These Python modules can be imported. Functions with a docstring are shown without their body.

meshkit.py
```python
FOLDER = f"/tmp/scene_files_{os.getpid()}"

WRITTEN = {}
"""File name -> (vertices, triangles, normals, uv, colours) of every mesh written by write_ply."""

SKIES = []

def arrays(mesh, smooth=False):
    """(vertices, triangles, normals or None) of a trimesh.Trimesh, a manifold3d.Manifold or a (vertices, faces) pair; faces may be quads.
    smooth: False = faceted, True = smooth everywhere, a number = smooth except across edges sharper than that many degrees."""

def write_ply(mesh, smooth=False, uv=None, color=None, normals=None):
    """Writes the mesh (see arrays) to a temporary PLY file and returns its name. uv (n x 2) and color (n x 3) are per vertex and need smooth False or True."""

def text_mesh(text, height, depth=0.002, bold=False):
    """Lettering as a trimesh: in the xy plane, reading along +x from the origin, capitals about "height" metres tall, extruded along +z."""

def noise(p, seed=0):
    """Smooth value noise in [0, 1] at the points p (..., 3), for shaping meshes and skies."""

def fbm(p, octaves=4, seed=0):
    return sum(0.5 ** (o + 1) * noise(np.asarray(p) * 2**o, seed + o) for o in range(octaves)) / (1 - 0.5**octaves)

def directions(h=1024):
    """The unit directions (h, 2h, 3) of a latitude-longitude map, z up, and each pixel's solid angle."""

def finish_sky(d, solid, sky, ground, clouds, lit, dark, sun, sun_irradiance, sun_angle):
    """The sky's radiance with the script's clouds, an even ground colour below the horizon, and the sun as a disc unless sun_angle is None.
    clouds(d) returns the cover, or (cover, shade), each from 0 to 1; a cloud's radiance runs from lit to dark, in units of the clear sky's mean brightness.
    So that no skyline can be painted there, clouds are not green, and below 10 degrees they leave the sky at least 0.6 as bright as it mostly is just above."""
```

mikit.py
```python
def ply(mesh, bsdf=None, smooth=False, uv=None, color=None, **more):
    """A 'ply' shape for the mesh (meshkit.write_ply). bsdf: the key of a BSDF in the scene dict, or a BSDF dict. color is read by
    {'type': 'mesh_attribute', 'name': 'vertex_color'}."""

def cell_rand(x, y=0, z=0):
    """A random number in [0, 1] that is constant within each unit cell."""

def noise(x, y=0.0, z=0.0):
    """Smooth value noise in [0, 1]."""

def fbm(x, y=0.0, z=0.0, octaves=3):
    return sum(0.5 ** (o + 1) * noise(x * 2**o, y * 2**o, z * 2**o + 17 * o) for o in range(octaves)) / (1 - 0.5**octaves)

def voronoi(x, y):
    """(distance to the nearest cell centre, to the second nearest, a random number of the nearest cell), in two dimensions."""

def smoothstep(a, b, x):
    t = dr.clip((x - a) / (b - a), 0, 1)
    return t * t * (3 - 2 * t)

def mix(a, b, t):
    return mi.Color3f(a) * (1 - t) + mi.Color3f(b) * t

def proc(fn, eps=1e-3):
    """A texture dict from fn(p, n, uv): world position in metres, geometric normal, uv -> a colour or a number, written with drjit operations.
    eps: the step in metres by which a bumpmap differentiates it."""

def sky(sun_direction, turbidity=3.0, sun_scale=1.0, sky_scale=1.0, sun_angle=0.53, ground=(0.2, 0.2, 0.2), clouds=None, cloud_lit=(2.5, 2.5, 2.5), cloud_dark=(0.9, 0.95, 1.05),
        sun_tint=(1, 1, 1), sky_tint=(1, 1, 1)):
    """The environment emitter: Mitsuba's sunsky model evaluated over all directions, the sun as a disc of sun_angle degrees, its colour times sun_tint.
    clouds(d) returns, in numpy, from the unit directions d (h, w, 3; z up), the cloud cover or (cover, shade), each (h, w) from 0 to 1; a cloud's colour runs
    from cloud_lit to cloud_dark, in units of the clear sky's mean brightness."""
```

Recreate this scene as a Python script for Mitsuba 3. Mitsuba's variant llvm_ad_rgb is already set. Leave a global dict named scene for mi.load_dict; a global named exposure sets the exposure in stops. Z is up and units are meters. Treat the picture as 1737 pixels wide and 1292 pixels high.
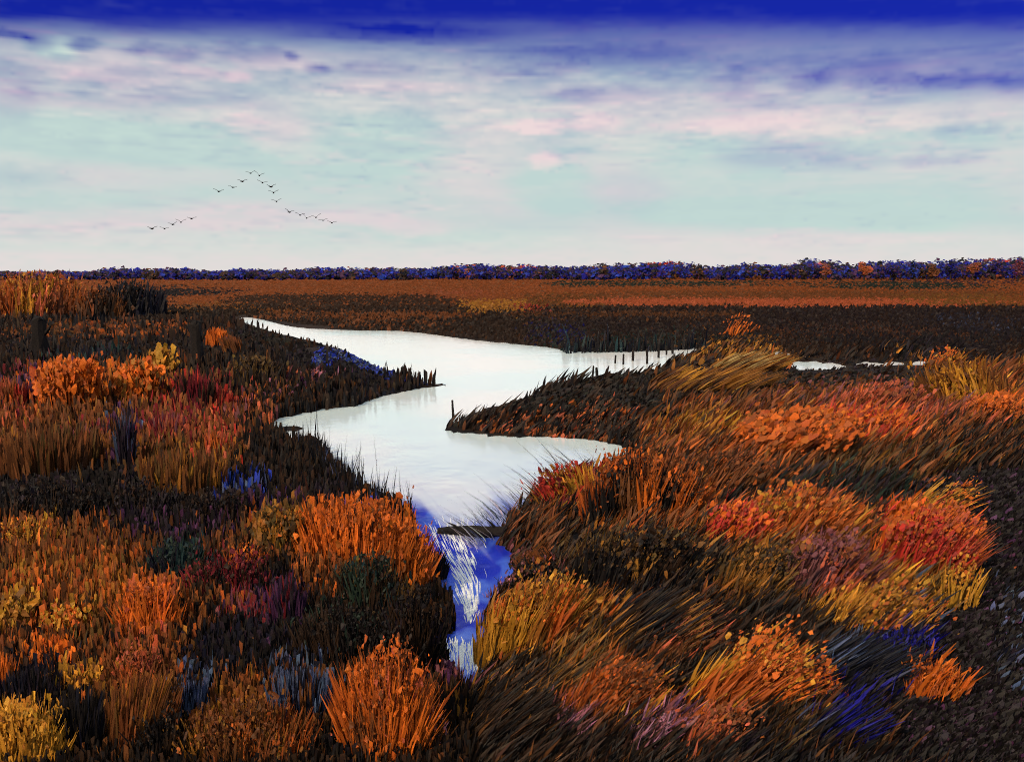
import math
import numpy as np
import trimesh
import shapely
from shapely.geometry import Polygon
from shapely.ops import unary_union
import drjit as dr
import mitsuba as mi
import mikit
import meshkit

scene, labels = {}, {}
rng = np.random.default_rng(20240611)
T = mi.ScalarTransform4f

# ------------------------------------------------------------------ camera, sky, exposure
EYE, FOCAL, PITCH = 5.0, 1668.0, math.atan((646 - 462) / 1668.0)      # eye height, focal length in photo pixels
FWD = np.array([0, math.cos(PITCH), -math.sin(PITCH)])
UPV = np.array([0, math.sin(PITCH), math.cos(PITCH)])
scene['camera'] = {'type': 'perspective', 'fov': 2 * math.degrees(math.atan(868.5 / FOCAL)), 'fov_axis': 'x', 'near_clip': 0.1, 'far_clip': 20000.0,
                   'to_world': T().look_at(origin=[0, 0, EYE], target=[0, float(FWD[1] * 10), float(EYE + FWD[2] * 10)], up=[0, 0, 1])}
exposure = 1.2


def ray(px, py):
    u, v = (np.asarray(px, float) - 868.5) / FOCAL, (646 - np.asarray(py, float)) / FOCAL
    return FWD + u[..., None] * np.array([1.0, 0, 0]) + v[..., None] * UPV


def at(px, py, z=0.0):
    """The point at height z that the photograph shows at pixel (px, py)."""
    d = ray(px, py)
    return np.array([0, 0, EYE]) + d * ((z - EYE) / d[..., 2])[..., None]


def azel(px, py):
    d = ray(px, py)
    return np.degrees(np.arctan2(d[..., 0], d[..., 1])), np.degrees(np.arctan2(d[..., 2], np.hypot(d[..., 0], d[..., 1])))


def sstep(a, b, x):
    t = np.clip((x - a) / (b - a), 0, 1)
    return t * t * (3 - 2 * t)


# banks of cloud: (px, py, half width, half height, cover change, shade change); shade 0 = mint white, 1 = pink
BANKS = [(1290, 150, 80, 34, -.15, .1), (1375, 140, 34, 16, -.34, 0), (1560, 145, 100, 14, -.34, .1), (1500, 172, 60, 8, -.3, 0), (1235, 150, 50, 30, -.1, 0), (1460, 120, 60, 20, -.15, 0), (1120, 140, 70, 22, -.12, 0), (880, 130, 80, 18, -.2, 0),
         (1010, 160, 90, 14, -.2, .1), (975, 165, 50, 10, -.2, 0), (535, 118, 20, 10, -.40, .1), (500, 95, 14, 6, -.35, 0), (310, 96, 26, 9, -.4, .1), (250, 85, 30, 8, -.3, 0),
         (420, 92, 70, 14, -.22, .1), (640, 120, 90, 10, -.2, .1), (1320, 262, 90, 22, -.24, .1), (1440, 275, 60, 14, -.16, 0), (1590, 272, 60, 8, -.28, .1), (1640, 222, 50, 6, -.25, 0),
         (180, 170, 120, 12, -.15, .1), (350, 165, 100, 12, -.22, .1), (20, 160, 40, 40, -.18, .1), (70, 75, 26, 10, -.3, -.6), (100, 82, 26, 16, .2, -.7), (148, 75, 22, 9, -.3, -.5), (20, 60, 30, 6, -.3, -.3),
         (30, 300, 60, 14, -.12, -.3), (1000, 95, 160, 18, -.2, 0), (700, 60, 160, 14, -.15, 0), (1060, 330, 60, 40, -.08, .2), (950, 250, 60, 14, -.1, -.2), (1730, 140, 40, 12, -.25, 0),
         (100, 240, 220, 40, .0, -.45), (300, 255, 160, 36, .0, -.3), (650, 250, 110, 50, .0, -.6), (930, 320, 70, 40, .0, -.7), (450, 210, 60, 35, .0, .5), (480, 110, 60, 12, .1, .5), (920, 215, 40, 10, .1, .9),
         (1010, 210, 40, 14, .1, .8), (920, 272, 22, 14, .1, .9), (1450, 205, 260, 20, .05, .45), (1250, 215, 120, 14, .05, .4), (400, 365, 200, 22, .0, .65), (620, 365, 60, 14, 0, .5), (90, 380, 120, 14, 0, .4),
         (700, 385, 60, 14, 0, .55), (1300, 365, 240, 24, 0, -.6), (1560, 350, 160, 40, 0, -.5), (1440, 405, 200, 8, 0, .35), (120, 420, 220, 6, 0, -.3), (100, 435, 120, 5, 0, .5), (330, 125, 60, 8, .1, .7), (400, 128, 20, 8, .1, .9),
         (190, 130, 80, 14, .05, .5), (700, 150, 120, 10, .1, .5), (1500, 120, 200, 8, .05, .2), (820, 130, 60, 6, .1, .3)]


def clouds(d):
    az, el = np.degrees(np.arctan2(d[..., 0], d[..., 1])), np.degrees(np.arcsin(d[..., 2]))
    P = lambda a, b, s: np.stack([az * a, el * b, az * 0 + s], -1)
    warp = 1.6 * (meshkit.fbm(P(.12, .5, 1.3), 4) - .5)
    streak = meshkit.fbm(P(.34, 2.2, 4.7), 4, 3) - .5
    fine = meshkit.fbm(P(1.2, 5.0, 9.2), 3, 5) - .5
    block = meshkit.noise(np.floor(np.stack([az / 1.4 + 2 * streak, el / .55 + 3 * fine, az * 0 + 2], -1)) + .5, 8) - .5
    # the banks' edges run straight across the view, so they sink towards either side
    flat = np.degrees(np.arctan(np.tan(np.radians(np.minimum(el, 80))) / np.maximum(np.abs(np.cos(np.radians(az))), .45)))
    e = flat + warp + .5 * streak
    # a gap of deep blue between the low banks and the deck overhead
    gap = .54 * sstep(10.6, 12.7, flat + .4 * warp + 1.0 * streak + .6 * block + .055 * np.clip(az, -28, 28)) + .46 * sstep(12.1, 14.3, flat + .12 * warp + 1.0 * streak + .7 * fine + .2 * block)
    cover = 1.0 - .07 * sstep(1.2, 3.0, el) - .06 * sstep(6.5, 9.2, e) - .15 * sstep(8.8, 11.2, e)
    cover = cover * (1 - gap)
    cover += (.42 * streak + .30 * fine + .26 * block) * (.16 + .84 * sstep(5.0, 9.5, el)) * (1 - .85 * gap)
    shade = .35 + 1.2 * (meshkit.fbm(P(.09, .55, 7.7), 3, 11) - .5) + (.55 * streak + .20 * fine + .5 * block) * (.5 + .5 * sstep(4.0, 8.5, el))
    shade += .12 * sstep(6.5, 9, el)
    for px, py, rx, ry, dc, ds in BANKS:
        a0, e0 = azel(px, py)
        a1, e1 = math.degrees(rx / FOCAL), math.degrees(ry / FOCAL)
        q = ((az - a0 + 1.3 * streak) / a1) ** 2 + ((el - e0 + .5 * fine + .25 * streak) / e1) ** 2
        k = np.exp(-.7 * q ** 2) * (.75 + .9 * (block + .2))
        cover, shade = cover + .8 * k * dc * (1 + 1.2 * streak + 1.2 * block), shade + .8 * k * ds
    # thin broken streaks that follow the banks
    for k, (sa, se, ms) in enumerate(((.10, 1.6, .25), (.16, 2.6, .6), (.28, 3.6, 1.1))):
        nn = meshkit.fbm(P(sa, se, 20.0 + 5 * k), 3, 31 + k)
        mask = sstep(.5, .66, meshkit.fbm(P(.12, .8, 40.0 + k), 2, 51 + k)) * sstep(.6, 2.5, el)
        cover = cover - .07 * np.exp(-((nn - .5) / .03) ** 2) * mask * (1 - gap)
        shade = shade + .22 * np.exp(-((nn - .56) / .03) ** 2) * mask
    shade = shade - .45 * np.clip(1 - cover, 0, 1)
    low = sstep(2.2, .2, el)
    shade = shade * (1 - low) + low * (.64 + .4 * fine)
    # overhead the deck closes again
    deck = sstep(18, 24, el + 3 * streak)
    cover = np.clip(cover, 0, 1) * (1 - deck) + deck * np.clip(.90 + .7 * streak, 0, 1)
    shade = np.clip(shade, 0, 1) * (1 - deck) + deck * .35
    return np.clip(cover, 0, 1), np.clip(shade, 0, 1)


SUN_EL, SUN_AZ = math.radians(31), math.radians(214)
scene['sky'] = mikit.sky([math.cos(SUN_EL) * math.sin(SUN_AZ), math.cos(SUN_EL) * math.cos(SUN_AZ), math.sin(SUN_EL)], turbidity=3, sun_scale=0.95, sun_angle=2.0,
                         sun_tint=(1.0, .96, .92), sky_tint=(.055, .085, 1.05), clouds=clouds, cloud_lit=(6.3, 8.0, 7.35), cloud_dark=(9.4, 7.75, 7.8), ground=(.06, .045, .035))


# ------------------------------------------------------------------ colours and materials
def lin(r, g, b):
    c = np.array([r, g, b]) / 255.0
    return np.where(c < .04045, c / 12.92, ((c + .055) / 1.055) ** 2.4)


COL = {k: lin(*v) for k, v in dict(
    orange=(234, 116, 34), deep=(196, 98, 36), rust=(138, 76, 37), brown=(112, 66, 30), dkbrown=(72, 48, 30), black=(34, 27, 27), ochre=(222, 156, 50), mustard=(170, 110, 38),
    olive=(100, 74, 34), green=(36, 54, 44), teal=(24, 50, 54), navy=(32, 34, 58), ultra=(22, 20, 150), blue=(44, 70, 190), red=(205, 58, 44), crimson=(128, 34, 44), salmon=(200, 98, 66),
    mauve=(136, 78, 84), purple=(82, 46, 84), pink=(196, 132, 160), bluegrey=(80, 96, 134), violet=(56, 42, 58), white=(214, 220, 226), straw=(214, 186, 120), greygreen=(52, 54, 46)).items()}
for k in ('black', 'dkbrown', 'violet', 'navy', 'greygreen'):
    COL[k] = COL[k] * (.55 if k == 'dkbrown' else .48)
ALB = 0.58      # pigment scale from the sunlit look to a base colour


def colours(pal, n, jitter=.22):
    names = list(pal)
    w = np.array([pal[k] for k in names], float)
    c = np.array([COL[k] for k in names])[rng.choice(len(names), n, p=w / w.sum())]
    c = c * np.exp(rng.normal(0, jitter, (n, 1))) * np.exp(rng.normal(0, jitter * .35, (n, 3)))
    return np.clip(c * ALB, .002, .85)


def pal(text):
    out = {}
    for word in text.split():
        k, _, w = word.partition(':')
        out[k] = float(w or 1)
    return out


def const(c):
    return {'type': 'rgb', 'value': [float(x) for x in c]}


scene['foliage'] = {'type': 'twosided', 'bsdf': {'type': 'principled', 'base_color': {'type': 'mesh_attribute', 'name': 'vertex_color'}, 'roughness': .62, 'specular': .25}}


def bark_fn(p, n, uv):
    g = mikit.fbm(p.x * 30, p.y * 30, p.z * 9, 3)
    return mikit.mix((.004, .0035, .0035), (.018, .013, .011), g)


scene['bark'] = {'type': 'principled', 'base_color': mikit.proc(bark_fn), 'roughness': .8, 'specular': .2}


def mud_fn(p, n, uv):
    a = mikit.fbm(p.x * .35, p.y * .2, 0, 4)
    b = mikit.fbm(p.x * 3.1, p.y * 2.3, 5, 3)
    c = mikit.mix((.007, .0055, .006), (.020, .013, .010), mikit.smoothstep(.35, .7, a))
    c = mikit.mix(c, (.034, .019, .010), mikit.smoothstep(.5, .75, b) * .6)
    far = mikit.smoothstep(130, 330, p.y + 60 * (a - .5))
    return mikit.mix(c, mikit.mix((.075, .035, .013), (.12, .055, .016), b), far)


def mud_bump(p, n, uv):
    return mikit.fbm(p.x * 5, p.y * 5, p.z * 5, 3) * .05


scene['mud'] = {'type': 'bumpmap', 'arbitrary': {**mikit.proc(mud_bump, .01)}, 'scale': 1.0, 'bsdf': {'type': 'principled', 'base_color': mikit.proc(mud_fn), 'roughness': .8, 'specular': .12}}


def water_bump(p, n, uv):
    return .016 * mikit.fbm(p.x * 1.1, p.y * .8, 0, 3) + .004 * mikit.fbm(p.x * 5, p.y * 4, 3, 2)


def water_fn(p, n, uv):
    k = mikit.fbm(p.x * .16, p.y * .11, 1, 5)
    pale_sky = mikit.mix((.78, .91, .94), (.91, .91, .91), mikit.smoothstep(.36, .62, k))  # pale base colour stands in for the bright sky mirrored in the water
    # past the bend the deep blue sky reflection is painted into the base colour
    blue_sky_mix = mikit.smoothstep(22.0, 18.4, p.y + 9 * (mikit.fbm((p.x + .25 * p.y) * 1.7, p.y * .16, 4, 4) - .45))
    return mikit.mix(pale_sky, mikit.mix((.012, .03, .52), (.07, .16, .74), mikit.smoothstep(.4, .6, mikit.fbm(p.x * 2, p.y * .8, 9, 3))), blue_sky_mix)


scene['sky_toned_water'] = {'type': 'twosided', 'bsdf': {'type': 'bumpmap', 'arbitrary': mikit.proc(water_bump, .02), 'scale': 1.0,
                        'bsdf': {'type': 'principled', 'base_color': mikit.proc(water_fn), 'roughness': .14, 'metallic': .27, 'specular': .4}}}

# ------------------------------------------------------------------ river outline, terrain
RIVER = [(404, 541), (418, 537), (455, 545), (500, 556), (560, 559), (623, 561), (680, 561), (732, 567), (781, 574), (829, 580), (912, 587), (968, 596), (1024, 598), (1099, 595), (1155, 594), (1185, 589), (1205, 590),
         (1180, 600), (1150, 608), (1114, 625), (1080, 636), (1024, 643), (968, 643), (919, 655), (904, 671), (856, 684), (799, 700), (776, 716), (750, 727), (770, 733),
         (818, 738), (874, 740), (949, 743), (1005, 745), (1061, 760), (1075, 775), (1010, 800), (960, 812), (919, 830), (890, 862), (858, 890), (850, 911), (862, 938), (878, 975), (850, 1008), (822, 1042), (812, 1062), (834, 1085),
         (836, 1118), (818, 1150), (788, 1182), (758, 1146), (736, 1116), (728, 1084), (772, 1070), (770, 1050), (746, 1006), (722, 966), (702, 935), (706, 887), (661, 857), (623, 834), (586, 804), (556, 774), (534, 754),
         (484, 741), (456, 737), (472, 732), (515, 731), (512, 724), (462, 722), (468, 712), (505, 704), (556, 692), (608, 690), (638, 674), (687, 664), (730, 657), (768, 652), (712, 648), (668, 637), (623, 619), (577, 595), (541, 580), (470, 565), (430, 553)]
PUDDLES = [[(1296, 601), (1318, 596), (1345, 601), (1340, 606), (1322, 604), (1306, 607)],
           [(1340, 617), (1352, 612), (1366, 615), (1384, 612), (1396, 617), (1412, 615), (1434, 621), (1424, 626), (1410, 624), (1398, 630), (1384, 627), (1370, 635), (1354, 631), (1350, 624)],
           [(1450, 618), (1470, 615), (1496, 617), (1512, 613), (1534, 617), (1560, 613), (1590, 617), (1576, 623), (1556, 620), (1538, 626), (1514, 622), (1490, 625), (1468, 621)]]


def ground_polygon(px):
    px = np.array(px, float)
    return Polygon(at(px[:, 0], px[:, 1])[:, :2]).buffer(0)


def worn(px, rounds=2):
    p = np.array(px, float)
    for _ in range(rounds):
        q = np.roll(p, -1, 0)
        p = np.stack([.78 * p + .22 * q, .22 * p + .78 * q], 1).reshape(-1, 2)
    q = np.roll(p, -1, 0)
    p = np.stack([p, .66 * p + .34 * q, .33 * p + .67 * q], 1).reshape(-1, 2)
    k = np.clip((p[:, 1:] - 500) / 300, .12, 1.3)
    return p + rng.normal(0, 1, p.shape) * np.array([3.2, 1.5]) * k


RIVER, PUDDLES = worn(RIVER), [worn(p, 0) for p in PUDDLES]
WATER = unary_union([ground_polygon(RIVER)] + [ground_polygon(p) for p in PUDDLES])
shapely.prepare(WATER)
EDGE = WATER.boundary


RIDGE = at(np.array([590.0]), np.array([622.0]))[0]


def height(x, y):
    x, y = np.asarray(x, float), np.asarray(y, float)
    out = np.full(x.shape, 1e9)
    near = (y < 190) & (y > 3)
    pts = shapely.points(x[near], y[near])
    d = shapely.distance(EDGE, pts)
    out[near] = np.where(shapely.contains(WATER, pts), -d, d)
    s = out / (.25 + y * .012)
    z = np.where(s < 0, np.maximum(s * .25, -.5), np.minimum(s * .10, .05 + .10 * np.minimum(s, 4)))
    q = np.stack([x, y, x * 0], -1)
    land = sstep(.5, 4, s)
    z = z + land * ((meshkit.fbm(q * .35, 3) - .35) * .35 + (meshkit.fbm(q * .05, 3, 4) - .3) * .5) * np.where(y < 180, 1, 1)
    z = z + .75 * sstep(.2, 3.5, s) * np.exp(-((x - RIDGE[0]) / 2.6) ** 2 - ((y - RIDGE[1]) / 4.5) ** 2)
    z = z + sstep(400, 1500, y) * 3.0 * meshkit.fbm(q * .002, 3, 9)
    return z


def land(px, py):
    """Where the photograph's rays meet the land (not the water plane under it)."""
    px, py = np.asarray(px, float), np.asarray(py, float)
    p = at(px, py, .35)
    for _ in range(3):
        z = np.clip(height(p[:, 0], p[:, 1]), 0, 2.0)
        p = at(px, py, 0) + (at(px, py, 1) - at(px, py, 0)) * z[:, None]
    return p


def add_terrain():
    r = np.concatenate([np.geomspace(4.5, 200, 620), np.geomspace(203, 9000, 120)])
    a = np.radians(np.linspace(-62, 62, 560))
    R, A = np.meshgrid(r, a, indexing='ij')
    x, y = R * np.tan(A), R
    z = height(x, y)
    n, m = R.shape
    i = np.arange(n - 1)[:, None] * m + np.arange(m - 1)
    f = np.stack([i, i + 1, i + m + 1, i + m], -1).reshape(-1, 4)
    scene['marsh_ground'] = mikit.ply((np.stack([x, y, z], -1).reshape(-1, 3), f), 'mud', smooth=True)
    labels['marsh_ground'] = dict(label='dark peaty marsh ground running out to the horizon', category='ground', kind='structure')


add_terrain()
w = WATER.buffer(3.0)
minx, miny, maxx, maxy = w.bounds
nx, ny = 60, 90
gx, gy = np.linspace(minx, maxx, nx), np.geomspace(miny, maxy, ny)
X, Y = np.meshgrid(gx, gy)
i = np.arange(ny - 1)[:, None] * nx + np.arange(nx - 1)
scene['river_water'] = mikit.ply((np.stack([X, Y, X * 0], -1).reshape(-1, 3), np.stack([i, i + 1, i + nx + 1, i + nx], -1).reshape(-1, 4)), 'sky_toned_water')
labels['river_water'] = dict(label='pale shining river winding through the marsh', category='river', kind='structure')


# ------------------------------------------------------------------ mesh builders
class Mesh:
    def __init__(self):
        self.v, self.f, self.c, self.n = [], [], [], 0

    def add(self, v, f, c):
        self.v.append(v.reshape(-1, 3)); self.f.append(np.asarray(f).reshape(-1, 3) + self.n); self.c.append(c.reshape(-1, 3))
        self.n += len(self.v[-1])

    def put(self, key, bsdf='foliage'):
        if self.n:
            scene[key] = mikit.ply((np.vstack(self.v), np.vstack(self.f)), bsdf, color=np.vstack(self.c))
        return self.n


def blades(m, base, h, w, lean, yaw, col, tipcol=None, seg=3, blunt=False):
    """Tapered bent blades: base (n, 3), height, width, lean (n, 2) = sideways travel of the tip, yaw of the flat side."""
    n = len(base)
    if not n:
        return
    t = np.linspace(0, 1, seg + 1)
    side = np.stack([np.cos(yaw), np.sin(yaw), yaw * 0], -1)
    off = np.concatenate([lean, np.zeros((n, 1))], 1)
    long = np.maximum(np.linalg.norm(lean, axis=1), 1e-6)
    rise = h * np.sqrt(np.maximum(.25, 1 - (.75 * np.minimum(long / h, 1)) ** 2))
    mid = base[:, None] + off[:, None] * (t ** 1.6)[None, :, None] + np.array([0, 0, 1.0]) * (rise[:, None] * t[None])[..., None]
    wid = (w[:, None] * np.array([.75, 1, .85, .12] if seg == 3 else np.linspace(1, .15, seg + 1))[None])[..., None] * .5
    if blunt:      # broad leaves end in a torn, uneven edge
        wid = (w[:, None] * np.array([.8, 1, 1, .8])[None])[..., None] * .5 * rng.uniform(.75, 1.15, (n, seg + 1, 1))
    v = np.stack([mid - side[:, None] * wid, mid + side[:, None] * wid], 2)
    if blunt:
        v[:, -1, :, 2] += rng.uniform(-.13, .10, (n, 2)) * h[:, None]          # n, seg+1, 2, 3
    k = np.arange(seg)[:, None] * 2
    quad = np.concatenate([k + np.array([[0, 1, 3]]), k + np.array([[0, 3, 2]])])
    f = (np.arange(n) * (seg + 1) * 2)[:, None, None] + quad[None]
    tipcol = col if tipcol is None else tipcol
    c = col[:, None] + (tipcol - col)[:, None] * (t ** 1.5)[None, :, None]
    m.add(v, f, np.repeat(c[:, :, None], 2, 2))


HEX = np.array([[-.5, 0], [-.22, .5], [.24, .44], [.5, .04], [.2, -.46], [-.26, -.42]])


def leaves(m, pos, size, axis, facing, col, ratio=.5):
    """Six cornered leaves with a folded middle: axis = direction along the leaf, facing = rough normal."""
    n = len(pos)
    if not n:
        return
    a = axis / np.linalg.norm(axis, axis=1, keepdims=True)
    b = np.cross(facing, a); b /= np.linalg.norm(b, axis=1, keepdims=True) + 1e-9
    c = np.cross(a, b)
    k = HEX[None] + rng.uniform(-.2, .2, (n, 6, 2))
    v = pos[:, None] + (a[:, None] * k[..., :1] + b[:, None] * k[..., 1:] * np.asarray(ratio).reshape(-1, 1, 1)) * size[:, None, None]
    v = v + c[:, None] * (np.abs(k[..., 1:]) * rng.uniform(-.35, .5, (n, 1, 1)) + rng.normal(0, .05, (n, 6, 1))) * size[:, None, None]
    quad = np.array([[0, 1, 5], [1, 2, 4], [1, 4, 5], [2, 3, 4]])
    f = (np.arange(n) * 6)[:, None, None] + quad[None]
    m.add(v, f, np.repeat(col[:, None], 6, 1))


def tube(m, path, radius, col, sides=5):
    path, radius = np.asarray(path, float), np.asarray(radius, float)
    k = len(path)
    d = np.gradient(path, axis=0)
    d /= np.linalg.norm(d, axis=1, keepdims=True) + 1e-9
    ref = np.array([1.0, 0, 0]) if abs(d[0, 0]) < .8 else np.array([0, 1.0, 0])
    a = np.cross(d, ref); a /= np.linalg.norm(a, axis=1, keepdims=True)
    b = np.cross(d, a)
    an = np.arange(sides) * 2 * np.pi / sides
    v = path[:, None] + (a[:, None] * np.cos(an)[None, :, None] + b[:, None] * np.sin(an)[None, :, None]) * radius[:, None, None]
    i, j = np.meshgrid(np.arange(k - 1), np.arange(sides), indexing='ij')
    p, q = i * sides + j, i * sides + (j + 1) % sides
    f = np.concatenate([np.stack([p, q, q + sides], -1).reshape(-1, 3), np.stack([p, q + sides, p + sides], -1).reshape(-1, 3)])
    cap = np.stack([np.zeros(sides - 2, int), np.arange(1, sides - 1), np.arange(2, sides)], -1)
    f = np.concatenate([f, cap + (k - 1) * sides, cap[:, ::-1]])
    m.add(v, f, np.broadcast_to(np.asarray(col), (k * sides, 3)))


TAKEN = {}


def key_for(name):
    n = TAKEN.get(name, 0)
    TAKEN[name] = n + 1
    return name if n == 0 else f'{name}_{n:03d}'


def ground_at(px, py):
    """Where the ground carries what the photograph shows at (px, py), and the metres per photo pixel there."""
    p = at(np.array([px]), np.array([py]))[0]
    z = float(height(p[:1], p[1:2])[0])
    for _ in range(2):
        p = at(np.array([px]), np.array([py]), max(z, 0))[0]
        z = float(height(p[:1], p[1:2])[0])
    p[2] = z
    return p, float((p - [0, 0, EYE]) @ FWD) / FOCAL


# ------------------------------------------------------------------ cover: patches of colour that the marsh plants have, laid out on the ground
# (px, py, half width, half height, turn in degrees, palette, strength)
PATCHES = []


def patch(px, py, rx, ry, palette, strength=.9, turn=0, tall=1.0):
    py = py + .03 * max(py - 470, 0)
    a = np.linspace(0, 2 * np.pi, 28, endpoint=False)
    # a rounded box, as a dab of colour is
    c, s = np.sign(np.cos(a)) * np.abs(np.cos(a)) ** .55 * rx, np.sign(np.sin(a)) * np.abs(np.sin(a)) ** .55 * ry
    t = math.radians(turn)
    x, y = px + c * math.cos(t) + s * math.sin(t), py - c * math.sin(t) + s * math.cos(t)
    poly = Polygon(land(x, np.maximum(y, 466.5))[:, :2]).buffer(0)
    PATCHES.append((poly, pal(palette), strength, tall))


# far meadow
patch(870, 486, 1200, 20, 'rust:2 brown:1.5 deep:1.3', .98)
patch(600, 487, 260, 8, 'rust:2 brown:2 deep', .8)
patch(60, 478, 110, 12, 'salmon rust deep:.6', .6)
patch(240, 512, 60, 28, 'navy black dkbrown', .9)
patch(330, 496, 70, 6, 'black navy', .9); patch(330, 512, 70, 8, 'deep rust brown', .8)
patch(420, 520, 110, 7, 'brown rust mustard:.7', .8)
patch(330, 530, 110, 8, 'black dkbrown', .8)
patch(580, 512, 200, 13, 'black dkbrown:1.5 brown:.4', .9)
patch(840, 519, 58, 10, 'ochre mustard:2 brown', .9)
patch(900, 522, 30, 7, 'red:.5 crimson:.5 brown', .6)
patch(770, 498, 60, 6, 'salmon brown rust', .6)
patch(960, 510, 70, 12, 'brown mustard:.6 dkbrown', .8)
patch(1080, 482, 150, 5, 'green greygreen', .85)
patch(1530, 484, 150, 7, 'green greygreen', .9)
patch(1250, 480, 60, 5, 'green greygreen', .7)
patch(1400, 500, 420, 6, 'brown rust olive:.6', .9)
patch(1350, 513, 400, 6, 'salmon:2 deep rust:.5', .97)
patch(1640, 508, 100, 10, 'mustard brown olive', .7)
patch(1500, 470, 200, 4, 'mauve violet brown', .6)
patch(1650, 477, 100, 5, 'violet purple:.5 dkbrown', .6)
patch(700, 545, 420, 16, 'black dkbrown:1.2', .92)
patch(1380, 548, 480, 26, 'black dkbrown violet:.8', .92)
patch(1500, 570, 300, 14, 'black violet greygreen:.5', .8)
patch(620, 536, 190, 5, 'brown rust', .8)
patch(1060, 534, 200, 4, 'brown dkbrown', .85)
patch(1420, 562, 200, 4, 'dkbrown brown violet', .8)
patch(1640, 545, 60, 12, 'bluegrey:.4 black violet', .5)
patch(1200, 568, 90, 6, 'black navy teal', .8)
patch(1100, 585, 190, 7, 'teal green black', .85)
patch(940, 560, 50, 8, 'navy ultra:.4 black', .6)
# left bank, top to bottom
patch(60, 505, 100, 26, 'mustard rust:2 brown deep:.6 salmon:.4', .9)
patch(180, 525, 40, 15, 'brown rust dkbrown', .8)
patch(200, 557, 130, 14, 'rust brown:2 deep:.7', .93, tall=.38)
patch(30, 560, 40, 22, 'brown rust', .8, tall=.38)
patch(230, 590, 330, 22, 'black dkbrown:.7 violet:.4', .93, tall=.38)
patch(160, 610, 50, 12, 'navy teal', .7)
patch(470, 575, 90, 20, 'black greygreen dkbrown', .9, -12, tall=.38)
patch(420, 640, 60, 18, 'olive dkbrown black', .8)
patch(570, 630, 110, 26, 'black violet:1.2', .9, -12, tall=.38)
patch(610, 660, 70, 14, 'violet black navy:.4', .85, tall=.38)
patch(110, 660, 60, 36, 'orange:2 deep rust', .8)
patch(235, 655, 50, 36, 'orange deep rust mustard', .7)
patch(190, 750, 220, 70, 'brown:2.5 rust:1.6 mustard:.4 dkbrown:.5', .95)
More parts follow.
